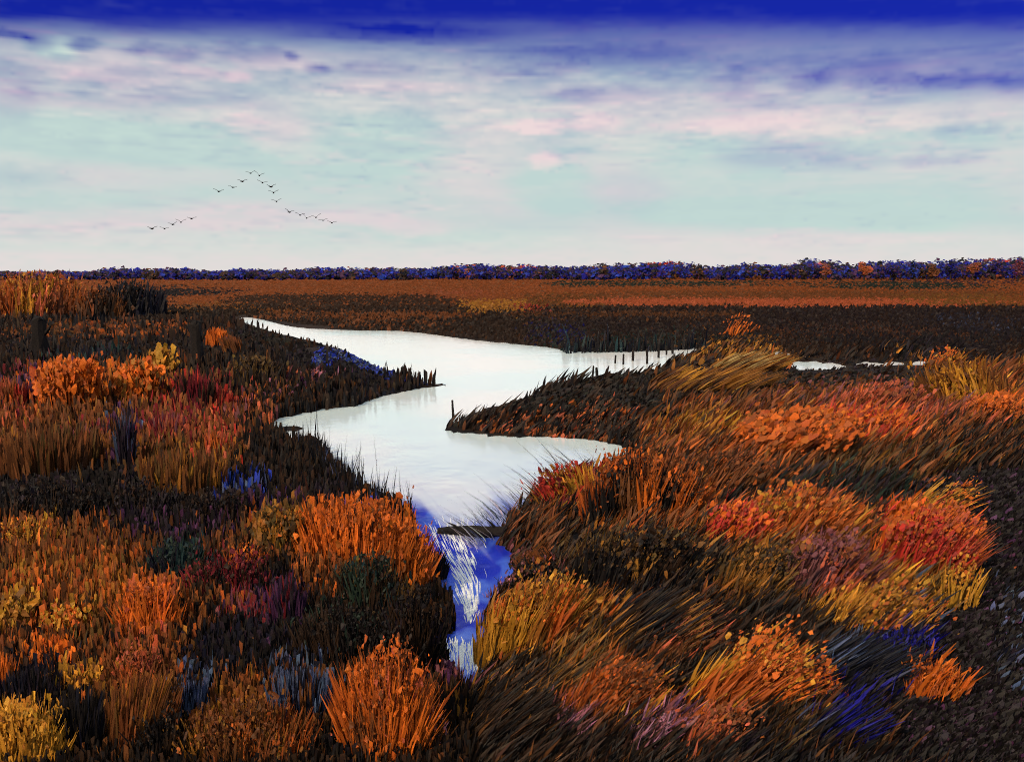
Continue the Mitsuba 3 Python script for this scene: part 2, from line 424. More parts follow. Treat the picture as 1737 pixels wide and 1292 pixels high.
patch(20, 700, 34, 40, 'salmon rust crimson:.5 deep', .7)
patch(50, 650, 26, 28, 'crimson purple mauve', .8)
patch(340, 680, 60, 40, 'crimson red:.5 rust dkbrown', .75)
patch(370, 740, 30, 60, 'salmon red:.5 rust', .7)
patch(290, 730, 50, 36, 'salmon:.7 crimson rust', .6)
patch(150, 745, 30, 14, 'crimson mauve', .6)
patch(310, 800, 90, 40, 'mustard:.8 olive brown:2', .9)
patch(213, 740, 12, 60, 'violet purple bluegrey:.5', .7)
patch(90, 800, 110, 30, 'brown:2 rust olive:.5', .8)
patch(430, 700, 40, 30, 'rust salmon:.5 brown mauve:.5', .6)
patch(500, 660, 110, 5, 'mauve pink:.7 purple', .85, 24, tall=.5)
patch(420, 690, 50, 6, 'salmon mauve deep', .8, 28)
patch(150, 842, 250, 62, 'black:3 violet:.7', .98, tall=.6)
patch(215, 905, 250, 22, 'black:2 violet dkbrown', .9, tall=.8)
patch(350, 862, 130, 50, 'black:2 violet', .96, tall=.6)
patch(520, 800, 120, 50, 'black:1.5 dkbrown', .92, -20)
patch(610, 860, 90, 22, 'black violet', .9, -20)
patch(415, 828, 34, 16, 'blue bluegrey:.6 navy', .55)
patch(640, 866, 60, 10, 'blue:.7 black violet', .5, -12)
patch(460, 870, 60, 20, 'black purple', .7)
patch(300, 1080, 330, 190, 'brown:2.2 dkbrown:1.2 deep:.4 black:.5 rust:1.5', .92)
patch(440, 985, 60, 30, 'black dkbrown', .85)
patch(160, 1060, 60, 40, 'olive dkbrown brown', .8)
patch(50, 915, 60, 24, 'orange:.6 ochre:.6 brown rust', .8)
patch(130, 980, 120, 60, 'brown:2 rust:1.5 olive:.5 deep:.4', .9)
patch(610, 905, 105, 40, 'orange:3 deep', .92)
patch(610, 975, 110, 40, 'rust deep:.7 brown', .9)
patch(475, 910, 38, 42, 'mustard olive:1.5', .85)
patch(300, 960, 42, 36, 'teal green navy', .9)
patch(385, 980, 54, 34, 'crimson dkbrown:.7 black:.5', .9)
patch(480, 1030, 34, 46, 'purple violet crimson:.4', .85)
patch(420, 1045, 34, 30, 'mauve:.6 crimson purple', .7)
patch(635, 1000, 54, 50, 'green teal dkbrown olive', .85)
patch(255, 1040, 40, 40, 'orange:2 deep salmon', .88)
patch(240, 1130, 40, 60, 'salmon:1.3 deep rust', .8)
patch(400, 1090, 60, 36, 'black dkbrown', .9)
patch(590, 1090, 120, 70, 'black:2 dkbrown green:.5', .92)
patch(290, 905, 100, 26, 'black:1.5 purple:.7 violet', .95)
patch(484, 1046, 46, 60, 'purple black:1.5 violet', .92)
patch(415, 1108, 100, 46, 'black:2.5 navy violet', .95)
patch(592, 1104, 112, 64, 'black:3 green:.4 dkbrown', .96)
patch(70, 985, 70, 36, 'mustard deep:1.2 brown', .8)
patch(180, 1010, 40, 60, 'deep rust mustard', .75)
patch(25, 1045, 34, 26, 'ochre mustard', .7)
patch(60, 1180, 80, 60, 'navy violet black', .88)
patch(140, 1165, 40, 26, 'ochre mustard', .8)
patch(85, 1118, 40, 14, 'orange', .85)
patch(45, 1260, 56, 50, 'ochre:4 mustard', .94)
patch(130, 1230, 40, 60, 'navy black', .88)
patch(230, 1200, 60, 90, 'brown:2 mustard:.4 rust', .88)
patch(190, 1250, 36, 60, 'black', .8)
patch(290, 1260, 30, 50, 'black', .85)
patch(330, 1190, 36, 50, 'bluegrey navy', .8)
patch(510, 1180, 60, 60, 'bluegrey navy brown:.6', .75)
patch(420, 1240, 90, 60, 'brown:2 mustard rust', .85)
patch(400, 1140, 60, 20, 'black navy', .8)
patch(650, 1210, 52, 90, 'orange:2.4 deep rust salmon:.4', .92)
patch(715, 1230, 34, 60, 'salmon brown rust', .8)
patch(700, 1110, 40, 60, 'black dkbrown', .92)
patch(600, 1270, 30, 40, 'violet black', .7)
# right bank, top to bottom
patch(1500, 720, 420, 110, 'brown:2 rust:2 dkbrown deep mustard:.8', .92)
patch(1280, 655, 190, 34, 'black greygreen dkbrown:1.5 brown:.4', .95, tall=.34)
patch(1640, 600, 120, 26, 'black violet', .92, tall=.38)
patch(950, 688, 190, 34, 'black:2 greygreen dkbrown:.6', 1.0, tall=.24)
patch(945, 729, 150, 7, 'rust salmon:1.3 brown deep', 1.0, tall=.34)
patch(1240, 608, 90, 34, 'mustard:1.6 brown:1.5 ochre:.6 dkbrown', .95, 12, tall=.6)
patch(1380, 700, 150, 20, 'mauve:.5 brown rust', .7)
patch(1500, 660, 100, 26, 'salmon:1.5 rust deep:.5', .85, 10)
patch(1630, 650, 60, 28, 'mustard:2 ochre brown', .85, -25)
patch(1480, 690, 80, 20, 'salmon mauve rust', .8)
patch(1460, 722, 90, 24, 'red:.8 orange:1.5 salmon', .9)
patch(1600, 700, 60, 24, 'mauve:.5 salmon rust', .7)
patch(1690, 690, 40, 16, 'orange deep', .85)
patch(1310, 740, 110, 26, 'deep rust orange:.5 brown', .85)
patch(1060, 640, 90, 14, 'black dkbrown greygreen', .95, 8, tall=.35)
patch(1460, 668, 170, 20, 'brown rust mauve:.4 dkbrown', .9, tall=.45)
patch(1380, 622, 220, 18, 'black violet dkbrown', .97, tall=.22)
patch(1460, 642, 190, 14, 'black dkbrown greygreen', .97, tall=.22)
patch(1480, 660, 170, 12, 'rust brown mauve:.4', .95, tall=.3)
patch(590, 618, 90, 26, 'black:2 navy violet', 1.0, -22, tall=.3)
patch(1190, 724, 70, 12, 'mustard ochre', .85)
patch(1250, 790, 130, 40, 'rust brown deep:.6 dkbrown', .85)
patch(1500, 790, 120, 26, 'brown dkbrown olive', .85)
patch(1690, 780, 90, 60, 'dkbrown black brown:.6', .88)
patch(1420, 830, 130, 28, 'dkbrown green violet', .8)
patch(1670, 1060, 190, 285, 'black:3 violet:1.6 purple:.2', 1.0, tall=.27)
patch(1100, 860, 110, 70, 'rust deep brown mustard:.7 dkbrown', .9)
patch(970, 830, 50, 30, 'red:.6 mustard ochre:.6 crimson', .85)
patch(1050, 950, 110, 40, 'olive dkbrown black:.6', .9)
patch(900, 910, 40, 50, 'rust brown dkbrown', .85)
patch(910, 970, 60, 22, 'black dkbrown', .85)
patch(1060, 1050, 150, 50, 'black:1.5 dkbrown navy:.6', .92, 35)
patch(890, 1060, 60, 56, 'mustard:1.6 ochre deep brown', .9)
patch(1010, 1040, 30, 20, 'deep mustard', .7)
patch(960, 1130, 90, 40, 'mustard brown olive', .85, 20)
patch(1330, 950, 160, 90, 'brown rust mustard dkbrown:.6', .9)
patch(1245, 895, 40, 34, 'red orange salmon', .9)
patch(1340, 880, 80, 30, 'ochre:.7 deep salmon rust', .85)
patch(1390, 970, 60, 46, 'mauve:1.5 rust:.7', .92)
patch(1550, 910, 70, 44, 'red orange:1.6 salmon', .9)
patch(1470, 1010, 80, 30, 'mustard:1.5 ochre deep:.5', .85, 25)
patch(1560, 990, 50, 26, 'olive mustard', .7, 30)
patch(1270, 970, 60, 40, 'olive mustard:.7 dkbrown', .8)
patch(1190, 960, 40, 40, 'dkbrown black', .85, -60)
patch(1280, 1030, 130, 30, 'black dkbrown', .85, 35)
patch(1150, 1085, 70, 32, 'rust salmon:.5 brown', .85, 30)
patch(1240, 1170, 100, 36, 'orange:2 ochre:.8 deep', .93, 40)
patch(1190, 1230, 60, 30, 'deep salmon rust', .85, 40)
patch(1010, 1180, 70, 46, 'rust deep brown', .88, 35)
patch(955, 1222, 28, 18, 'pink mauve', .9)
patch(1105, 1235, 46, 18, 'pink mauve purple:.4', .85, 40)
patch(1080, 1205, 40, 14, 'ochre deep', .8, 35)
patch(860, 1190, 90, 60, 'dkbrown black mustard:.4', .85, 30)
patch(860, 1270, 170, 30, 'black dkbrown', .9)
patch(1460, 1090, 120, 26, 'bluegrey navy', .88, 40)
patch(1530, 1098, 36, 30, 'ultra navy', .92, -30)
patch(1470, 1135, 90, 40, 'navy:2 ultra:.8 violet', .9, 40)
patch(1420, 1210, 44, 26, 'ultra navy', .92, 50)
patch(1450, 1150, 60, 20, 'black', .85, 40)
patch(1340, 1230, 50, 22, 'olive bluegrey:.4 brown', .7, 45)
patch(1300, 1275, 80, 22, 'black violet', .85)
patch(1575, 1150, 40, 18, 'orange', .45)
patch(1720, 1060, 22, 90, 'navy:3 bluegrey black:2', .4, tall=.4)
patch(876, 960, 30, 60, 'dkbrown mauve:.6 black brown:.6', .95, tall=.45)
patch(705, 1010, 34, 60, 'black dkbrown', .95, tall=.6)
patch(1480, 1296, 220, 34, 'black:4 violet navy', .97, tall=.5)
patch(870, 985, 40, 12, 'pink mauve violet', .5, tall=.5)
patch(760, 1150, 26, 16, 'mauve purple', .7)

DEFAULT = pal('brown:.3 dkbrown:2 black:2')


def ground_palette(xy):
    """Index of the patch that colours the plants at these ground points (-1 = none); edges are ragged."""
    n = len(xy)
    who = np.full(n, -1)
    pts = shapely.points(xy + rng.normal(0, 1, (n, 2)) * np.stack([.006 * xy[:, 1], np.where(xy[:, 1] > 90, .00022, .0008) * xy[:, 1] ** 2 + .008 * xy[:, 1]], -1))
    tree = shapely.STRtree(pts)
    for k, (poly, _, strength, _) in enumerate(PATCHES):
        hit = tree.query(poly, predicate='contains')
        hit = hit[rng.random(len(hit)) < strength]
        who[hit] = k
    return who


def add_cover(key, label, category, poly_px, n, blade_h, blade_w, lean, upright=.3, jitter=.22, default=DEFAULT, broad=.45, turn=.7, blend=0.0, gain=1.0, blunt=False):
    px = np.array(poly_px, float)
    pol = Polygon(px)
    x0, y0, x1, y1 = pol.bounds
    q = np.stack([rng.uniform(x0, x1, n * 3), rng.uniform(y0, y1, n * 3)], -1)
    q = q[shapely.contains_xy(pol, q[:, 0], q[:, 1])][:n]
    base = land(q[:, 0], q[:, 1])
    # plants thin out with distance; water stays open
    pts = shapely.points(base[:, 0], base[:, 1])
    dry = ~shapely.contains(WATER, pts)
    base = base[dry]
    base[:, 2] = height(base[:, 0], base[:, 1]) - .01
    n = len(base)
    who = ground_palette(base[:, :2])
    col = np.zeros((n, 3))
    dark, tallness = np.zeros(n), np.ones(n)
    for k in np.unique(who):
        s = who == k
        p = default if k < 0 else PATCHES[k][1]
        col[s] = colours(p, s.sum(), jitter)
        col[s] += (col[s].mean(0) - col[s]) * blend
        low = sum(p.get(c, 0) for c in ('black', 'violet', 'navy', 'greygreen')) / sum(p.values())
        dark[s] = low
        tallness[s] = 1 if k < 0 else PATCHES[k][3]
    dist = base[:, 1]
    scale = np.maximum(dist / 11.0, .8)
    h = blade_h * scale ** .5 * np.exp(np.clip(rng.normal(0, .35, n), -1, .28 if blunt else .6)) * (1 - .12 * dark) * tallness
    wd = blade_w * scale ** (.6 if upright < .13 and broad == 1 else 1) * np.where(rng.random(n) < broad, rng.uniform(.8, 1.35, n), rng.uniform(.22, .55, n)) * (1.5 - .5 * tallness)
    ang = rng.uniform(0, 2 * np.pi, n)
    off = (np.array(lean)[None] + upright * np.stack([np.cos(ang), np.sin(ang)], -1)) * h[:, None]
    m = Mesh()
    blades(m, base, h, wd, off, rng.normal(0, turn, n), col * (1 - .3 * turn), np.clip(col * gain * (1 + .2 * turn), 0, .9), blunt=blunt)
    m.put(key)
    labels[key] = dict(label=label, category=category, kind='stuff')


LEFT = [(-260, 540), (395, 545), (470, 568), (560, 590), (650, 640), (745, 655), (640, 680), (520, 710), (450, 735), (540, 765), (630, 850), (705, 885), (712, 940), (790, 1065), (730, 1085), (790, 1190), (800, 1420), (-260, 1420)]
RIGHT = [(2000, 598), (1350, 606), (1262, 585), (1195, 586), (1150, 606), (1000, 645), (915, 655), (860, 685), (750, 727), (940, 745), (1060, 760), (1000, 790), (915, 830), (835, 900), (855, 978), (800, 1050), (822, 1090), (785, 1180), (800, 1420), (2000, 1420)]
FAR = [(-400, 466.5), (2150, 466.5), (2150, 520), (-400, 520)]
MID = [(-400, 520), (2150, 520), (2000, 606), (1330, 610), (1250, 585), (1100, 592), (960, 592), (780, 572), (560, 557), (400, 535), (380, 545), (-260, 545)]
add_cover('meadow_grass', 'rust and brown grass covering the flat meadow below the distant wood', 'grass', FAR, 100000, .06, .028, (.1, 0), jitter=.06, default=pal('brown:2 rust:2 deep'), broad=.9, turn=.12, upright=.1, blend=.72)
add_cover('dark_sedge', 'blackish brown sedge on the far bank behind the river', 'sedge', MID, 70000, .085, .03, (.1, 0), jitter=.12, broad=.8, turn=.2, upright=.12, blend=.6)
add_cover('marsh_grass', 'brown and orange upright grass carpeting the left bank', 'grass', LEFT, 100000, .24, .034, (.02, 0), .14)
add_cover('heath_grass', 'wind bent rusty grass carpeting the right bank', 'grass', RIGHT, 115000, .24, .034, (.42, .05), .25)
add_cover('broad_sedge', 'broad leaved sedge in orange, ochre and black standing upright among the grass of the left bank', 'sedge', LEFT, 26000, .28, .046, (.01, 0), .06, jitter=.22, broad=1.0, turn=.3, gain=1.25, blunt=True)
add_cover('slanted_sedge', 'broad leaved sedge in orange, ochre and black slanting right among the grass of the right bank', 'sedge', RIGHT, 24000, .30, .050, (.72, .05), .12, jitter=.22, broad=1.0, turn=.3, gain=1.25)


# ------------------------------------------------------------------ single plants
def shrub(name, px, py, w, h, palette, label, category='shrub', lean=.15, leaf=11, density=1.0, stretch=.55, group=None, drop=.12, wild=.3, stems=7, stemcol='black'):
    """A bush: woody stems from one root, and a crown of leaves gathered in uneven sprays around the stems."""
    p, s = ground_at(px, py - drop * h)
    W, H = w * s, h * s
    key = key_for(name)
    st, cr = Mesh(), Mesh()
    ends = []
    for k in range(stems):
        u = (k + .5) / stems * 2 - 1 + rng.normal(0, .12)
        e = p + np.array([u * W * .42 + lean * H, rng.uniform(-.28, .28) * W, H * (.95 - .22 * u * u) * rng.uniform(.42, 1.02)])
        m1 = p + (e - p) * .45 + np.array([-lean * H * .15, 0, H * .08]) + rng.normal(0, .03 * H, 3)
        path = np.array([p + np.array([u * .03 * W, 0, -.05]), m1, (m1 + e) / 2 + rng.normal(0, .02 * H, 3), e])
        r = np.array([.022, .015, .010, .004]) * H + .002
        tube(st, path, r, COL[stemcol] * .8)
        for q in (path[2], m1 + (path[2] - m1) * .5):
            t2 = q + np.array([rng.normal(lean * .4, .35) * W * .3, rng.normal(0, .2) * W * .4, rng.uniform(.1, .3) * H])
            tube(st, np.array([q, (q + t2) / 2 + rng.normal(0, .02 * H, 3), t2]), np.array([.008, .006, .003]) * H + .001, COL[stemcol] * .8, 4)
            ends.append(t2)
        ends += [e, path[2], m1 + (e - m1) * .3]
    ends = np.array(ends)
    leaf = leaf * .82
    n = int(density * 4.4 * w * h / leaf ** 2) + 40
    if px > 1100 and lean > .15:
        lean = max(lean, .5)
    which = rng.integers(0, len(ends), n)
    spread = np.array([.17 * W, .15 * W, .15 * H])
    pos = ends[which] + np.clip(rng.normal(0, 1, (n, 3)), -1.7, 1.7) * spread * rng.uniform(.4, 1.15, len(ends))[which, None]
    low = rng.random(n) < .22
    pos[low] = p + np.stack([rng.normal(0, .3, low.sum()) * W + lean * .2 * H, rng.normal(0, .2, low.sum()) * W, rng.random(low.sum()) * .45 * H], -1)
    floor = height(pos[:, 0], pos[:, 1]) + .02
    pos[:, 2] = np.maximum(pos[:, 2], floor + np.abs(rng.normal(0, .06, n)) * H)
    keep = ~shapely.contains(WATER, shapely.points(pos[:, :2])) & (pos[:, 2] < p[2] + 1.08 * H)
    pos, which, n = pos[keep], which[keep], int(keep.sum())
    axis = np.array([lean * 1.5, 0, 1.0]) + rng.normal(0, wild, (n, 3)) + (pos - p) / max(W, H) * .3
    facing = np.array([-.25, -.8, .55]) + rng.normal(0, .45, (n, 3))
    # every spray keeps to its own part of the palette
    pl = pal(palette)
    spray = colours(pl, len(ends), .10)
    col = np.where((rng.random(n) < .68)[:, None], spray[which] * np.exp(rng.normal(0, .2, (n, 1))), colours(pl, n))
    leaves(cr, pos, leaf * s * np.where(rng.random(n) < .5, rng.uniform(.35, .7, n), rng.uniform(.7, 1.5, n)), axis, facing, np.clip(col, .002, .85), min(stretch * .75, .46) * np.exp(rng.normal(0, .35, n)))
    sh = Mesh()
    b = int(density * 3.2 * w * h / (leaf * 9)) + 16
    a, r = rng.uniform(0, 2 * np.pi, b), np.sqrt(rng.random(b))
    foot = p + np.stack([np.cos(a) * r * W * .56, np.sin(a) * r * W * .36, np.zeros(b)], -1)
    foot[:, 2] = height(foot[:, 0], foot[:, 1]) - .02
    hh = H * rng.uniform(.3, 1.1, b) * (1 - .35 * r * r)
    near = spray[np.argmin(np.linalg.norm((foot[:, None] - ends[None])[..., :2], axis=-1), 1)] * np.exp(rng.normal(0, .25, (b, 1)))
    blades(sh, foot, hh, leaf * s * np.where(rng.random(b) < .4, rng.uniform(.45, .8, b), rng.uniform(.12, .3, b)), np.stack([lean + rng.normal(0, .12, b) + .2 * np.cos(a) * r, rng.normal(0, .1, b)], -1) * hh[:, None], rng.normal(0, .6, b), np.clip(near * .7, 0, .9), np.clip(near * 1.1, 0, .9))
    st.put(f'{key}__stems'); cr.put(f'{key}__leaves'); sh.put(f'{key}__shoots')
    labels[key] = dict(label=label, category=category)
    if group:
        labels[key]['group'] = group
    return key


def clump(name, px, py, w, h, palette, label, category='grass clump', lean=.03, width=5.0, density=1.0, fan=.10, tip=1.15, heads=None, group=None, depth=.45):
    """A tussock of upright blades from one base, with seed heads where the photograph shows ragged bright tops."""
    p, s = ground_at(px, py - .08 * h)
    W, H = w * s, h * s
    key = key_for(name)
    m = Mesh()
    n = int(density * 5.0 * w / width * max(1, h / 30) ** .5 * 4) + 24
    a, r = rng.uniform(0, 2 * np.pi, n), np.sqrt(rng.random(n))
    base = p + np.stack([np.cos(a) * r * W * .46, np.sin(a) * r * W * depth, np.zeros(n)], -1)
    base[:, 2] = height(base[:, 0], base[:, 1]) - .02
    hh = H * rng.uniform(.45, 1.05, n) * (1 - .25 * r)
    off = np.stack([(lean + fan * np.cos(a) * r + rng.normal(0, .05, n)) * hh, (fan * np.sin(a) * r + rng.normal(0, .04, n)) * hh], -1)
    pl = pal(palette)
    bunch = colours(pl, 14, .08)
    b = ((np.cos(a) * r + 1) * 5 + rng.normal(0, .5, n) + 2).astype(int).clip(0, 13)
    col = np.where((rng.random(n) < .7)[:, None], bunch[b] * np.exp(rng.normal(0, .2, (n, 1))), colours(pl, n))
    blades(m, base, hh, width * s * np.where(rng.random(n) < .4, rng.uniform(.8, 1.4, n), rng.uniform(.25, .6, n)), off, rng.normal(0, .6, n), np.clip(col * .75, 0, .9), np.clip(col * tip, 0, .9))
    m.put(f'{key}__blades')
    if heads:
        k = rng.random(n) < .55
        tips = base[k] + np.concatenate([off[k], hh[k, None] * .97], 1)
        tips = np.repeat(tips, 3, 0) + rng.normal(0, 1, (3 * k.sum(), 3)) * np.array([.4, .4, .9]) * width * s * 1.6
        g = Mesh()
        leaves(g, tips, width * 1.9 * s * np.exp(rng.normal(0, .35, len(tips))), np.array([lean * 1.5, 0, 1.0]) + rng.normal(0, .25, (len(tips), 3)), np.array([-.2, -.9, .4]) + rng.normal(0, .3, (len(tips), 3)), colours(pal(heads), len(tips)), .5)
        g.put(f'{key}__seed_heads')
        labels[f'{key}__seed_heads'] = dict(kind='stuff')
    labels[key] = dict(label=label, category=category)
    if group:
        labels[key]['group'] = group
    return key


# left bank, from the wood down to the foot of the picture
shrub('thicket', 60, 545, 165, 72, 'salmon:.7 ochre mustard:1.4 rust:1.6 deep', 'tall ochre and pink thicket at the far left edge below the wood', 'thicket', .02, 9, 1.2, .7, stems=11)
shrub('thicket', 172, 547, 66, 52, 'brown:2 rust dkbrown', 'small brown thicket between the ochre thicket and the blue black bush', 'thicket', .02, 8, 1.1, .7)
shrub('dark_bush', 222, 544, 104, 64, 'navy:1.4 black:2', 'blue black bush on the flat beyond the left bank', 'bush', .02, 9, 1.3, .8)
clump('sedge_tussock', 366, 590, 40, 36, 'orange:2 deep', 'squat bright orange sedge tussock right of the taller dark stump', 'sedge', .02, 6, 1.6)
clump('sedge_tussock', 398, 604, 34, 40, 'rust brown:2 mauve:.4', 'brown sedge tussock on the bank edge beside the squat orange one', 'sedge', -.25, 5, 1.2)
clump('reed_clump', 118, 706, 100, 84, 'orange:2.6 deep rust:.6', 'widest bright orange reed clump on the left bank below the dark stumps', 'reeds', .02, 6.5, 1.1, heads='orange:3 deep')
clump('reed_clump', 232, 698, 66, 72, 'orange:1.8 deep rust', 'orange reed clump standing left of the mustard topped reeds', 'reeds', .02, 6, 1.0, heads='orange:3 mustard')
clump('reed_clump', 277, 650, 34, 46, 'mustard:1.3 ochre:2', 'narrow mustard topped reed clump on the left bank', 'reeds', .02, 6, 1.1, heads='ochre:3 mustard')
clump('heather_clump', 52, 690, 52, 54, 'crimson:1.4 purple mauve', 'magenta heather clump left of the widest orange reeds', 'heather', 0, 6, 1.2)
clump('sedge_tussock', 14, 704, 56, 64, 'salmon rust red:.6 deep', 'salmon red sedge tussock cut by the left picture edge', 'sedge', 0, 7, 1.2)
clump('reed_clump', 334, 706, 60, 76, 'crimson:2 dkbrown red:.4', 'dark crimson reed clump with stiff upright blades on the left bank', 'reeds', .02, 5, 1.2)
clump('reed_clump', 374, 706, 34, 54, 'red salmon:1.6 crimson', 'small red reed clump right of the dark crimson reeds', 'reeds', .05, 6, 1.2)
clump('heather_clump', 150, 762, 60, 36, 'crimson:1.4 mauve', 'low crimson heather below the widest orange reeds', 'heather', 0, 6, 1.2)
clump('heather_clump', 288, 752, 70, 56, 'salmon mauve crimson', 'dusty pink heather clump below the dark crimson reeds', 'heather', 0, 6, 1.1)
clump('reed_clump', 214, 808, 26, 116, 'violet:1.4 bluegrey purple', 'tall thin slate purple reed clump in the middle of the left bank', 'reeds', .01, 5, 1.1)
clump('reed_clump', 368, 790, 34, 64, 'salmon:1.4 red deep', 'salmon red reed clump near the dark river bank', 'reeds', .02, 6, 1.1)
clump('reed_clump', 312, 846, 150, 84, 'mustard:1 olive:1.2 brown:2', 'broad olive brown reed clump above the black hollow', 'reeds', .02, 7, 1.0)
clump('reed_clump', 84, 812, 170, 96, 'brown:2 rust:.8 olive:.4', 'broad brown reed clump at the left edge above the black hollow', 'reeds', .01, 7, .9)
shrub('low_bush', 428, 668, 92, 42, 'olive:1.4 dkbrown:1.3 black', 'low olive bush behind the pink grass on the left bank', 'bush', .05, 9, 1.1)
shrub('dark_bush', 80, 900, 190, 84, 'black:2 dkbrown violet:.5', 'wide black bush in the hollow at the left picture edge', 'bush', .02, 11, .9)
shrub('dark_bush', 235, 893, 150, 70, 'black:2 dkbrown violet:.7', 'black bush in the hollow below the olive brown reeds', 'bush', .02, 11, .9)
shrub('dark_bush', 362, 900, 120, 66, 'black:1.5 violet dkbrown', 'blackish violet bush beside the blue flowered patch', 'bush', .02, 11, .9)
shrub('autumn_shrub', 612, 985, 215, 122, 'orange:3.2 deep:1.2 rust:.5', 'large glowing orange shrub on the left bank beside the narrow stream', 'shrub', .02, 12, 1.5, .75, stems=12)
clump('reed_clump', 474, 960, 68, 98, 'mustard olive:2 ochre:.3', 'olive reed clump touching the left side of the large orange shrub', 'reeds', .01, 6, 1.2, heads='mustard olive')
shrub('autumn_shrub', 46, 948, 110, 60, 'orange ochre mustard rust', 'speckled orange and ochre shrub at the left edge below the black hollow', 'shrub', .0, 9, .9)
shrub('berry_shrub', 418, 995, 62, 72, 'orange:1.3 black:1.5 deep:.5', 'dark shrub flecked with orange between the crimson and purple plants', 'shrub', .1, 8, .9)
shrub('teal_shrub', 300, 1006, 92, 88, 'teal:1.6 green navy', 'dark teal shrub left of the dark crimson shrub', 'shrub', .0, 11, 1.2, .8)
shrub('crimson_shrub', 384, 1030, 118, 84, 'crimson:1.6 dkbrown black:.5', 'dark crimson shrub right of the teal shrub', 'shrub', .0, 11, 1.2, .8)
clump('heather_clump', 486, 1086, 56, 112, 'purple:1.6 violet crimson:.5', 'tall purple heather clump between the orange shrub and the crimson shrub', 'heather', .0, 6, 1.2)
clump('heather_clump', 428, 1072, 60, 54, 'mauve crimson purple', 'small magenta heather clump below the crimson shrub', 'heather', .0, 6, 1.1)
shrub('teal_shrub', 636, 1070, 104, 118, 'green:1.6 teal olive:.6 dkbrown', 'dark green shrub below the large glowing orange shrub', 'shrub', .0, 11, 1.2, .8)
shrub('autumn_shrub', 254, 1105, 92, 104, 'orange:1.6 deep salmon', 'orange shrub shaped like a flame in the lower left', 'shrub', .0, 11, 1.5, .75)
shrub('autumn_shrub', 238, 1192, 74, 90, 'salmon:1.6 deep rust', 'salmon brown shrub just below the flame shaped one', 'shrub', .0, 11, 1.3, .75)
clump('reed_clump', 22, 1098, 60, 84, 'ochre mustard:1.4', 'ochre reed clump at the left picture edge above the orange blades', 'reeds', .02, 6, 1.0, heads='ochre mustard')
clump('reed_clump', 112, 1098, 70, 66, 'mustard ochre:.7 orange:.7', 'mustard reed clump with curling orange tips in the lower left', 'reeds', .02, 6, .9, heads='orange ochre')
shrub('autumn_shrub', 88, 1146, 96, 46, 'orange:3 deep:.5', 'low wide bright orange shrub in the lower left above the navy plants', 'shrub', .0, 11, 1.5, .8)
clump('reed_clump', 8, 1195, 26, 96, 'orange:2 deep', 'narrow orange blades at the very left edge of the picture', 'reeds', .0, 7, 1.2)
clump('reed_clump', 52, 1215, 100, 86, 'navy violet:1.2 black', 'navy blue reed clump above the yellow ochre shrub', 'reeds', .0, 7, 1.0)
shrub('ochre_shrub', 142, 1202, 92, 58, 'ochre:1.2 mustard', 'small ochre shrub right of the navy reeds', 'shrub', .1, 11, 1.1, .7)
shrub('ochre_shrub', 40, 1325, 125, 122, 'ochre:4 mustard:.8', 'yellow ochre shrub in the bottom left corner', 'shrub', .0, 16, 2.2, .85, stems=10)
clump('reed_clump', 140, 1300, 84, 140, 'navy black:1.4', 'blackish navy reed clump right of the yellow ochre shrub', 'reeds', .05, 7, 1.0)
clump('reed_clump', 236, 1292, 110, 160, 'brown:2 mustard:.5 rust', 'tall brown reed clump with pale scratched stems at the bottom left', 'reeds', .16, 7, 1.1)
shrub('dark_bush', 280, 1325, 70, 110, 'black:3 dkbrown', 'black bush at the bottom edge right of the tall brown reeds', 'bush', .0, 11, 1.2)
clump('reed_clump', 326, 1248, 56, 104, 'bluegrey:1.4 navy', 'slate blue reed clump above the black bush at the bottom left', 'reeds', .02, 7, 1.1)
clump('reed_clump', 512, 1246, 104, 124, 'bluegrey navy brown:.5', 'broad slate blue reed clump near the bottom between brown shrubs', 'reeds', .02, 7, 1.0)
shrub('brown_shrub', 420, 1318, 190, 122, 'brown:2 mustard rust deep:.4', 'wide brown shrub at the bottom edge below the slate blue reeds', 'shrub', .0, 11, 1.2, .75)
shrub('autumn_shrub', 652, 1318, 118, 200, 'orange:2.8 deep rust salmon:.4', 'tall bright orange shrub at the bottom edge left of the stream foot', 'shrub', .02, 12, 1.5, .7, stems=12)
shrub('salmon_shrub', 724, 1300, 54, 92, 'salmon:1.3 pink:.5 brown', 'slim salmon shrub right of the tall orange one at the bottom', 'shrub', .05, 10, 1.2)
shrub('dark_bush', 598, 1162, 160, 128, 'black:2.4 dkbrown green:.4', 'large black bush above the tall orange shrub', 'bush', .0, 11, 1.1, .8)
shrub('dark_bush', 702, 1160, 84, 150, 'black:2 dkbrown:1.2 violet:.5', 'tall blackish bush leaning on the left side of the lower pool', 'bush', .0, 11, 1.1, .8)

# right bank
clump('wind_tussock', 1195, 662, 215, 56, 'mustard:1.6 ochre:.6 brown:1.4 dkbrown', 'wind bent ochre grass tussock on the point beside the upper river', 'grass clump', 1.0, 4, .9, .12)
clump('wind_tussock', 1262, 632, 130, 50, 'straw ochre mustard:1.4 brown', 'pale straw grass tussock leaning right behind the ochre one', 'grass clump', 1.1, 3.5, .8, .1)
shrub('orange_sprig', 1245, 582, 50, 40, 'orange:3 deep', 'thin sprig with a few orange leaves above the pale straw tussock', 'sprig', .35, 6, .10, stems=4)
shrub('orange_sprig', 1592, 632, 52, 40, 'orange:3 ochre', 'little orange sprig above the puddles on the right', 'sprig', .4, 6, .4, stems=4)
shrub('ochre_shrub', 1635, 695, 130, 82, 'ochre mustard:2 brown:.5', 'ochre shrub on the crest of the right slope', 'shrub', -.2, 11, 1.1, .6)
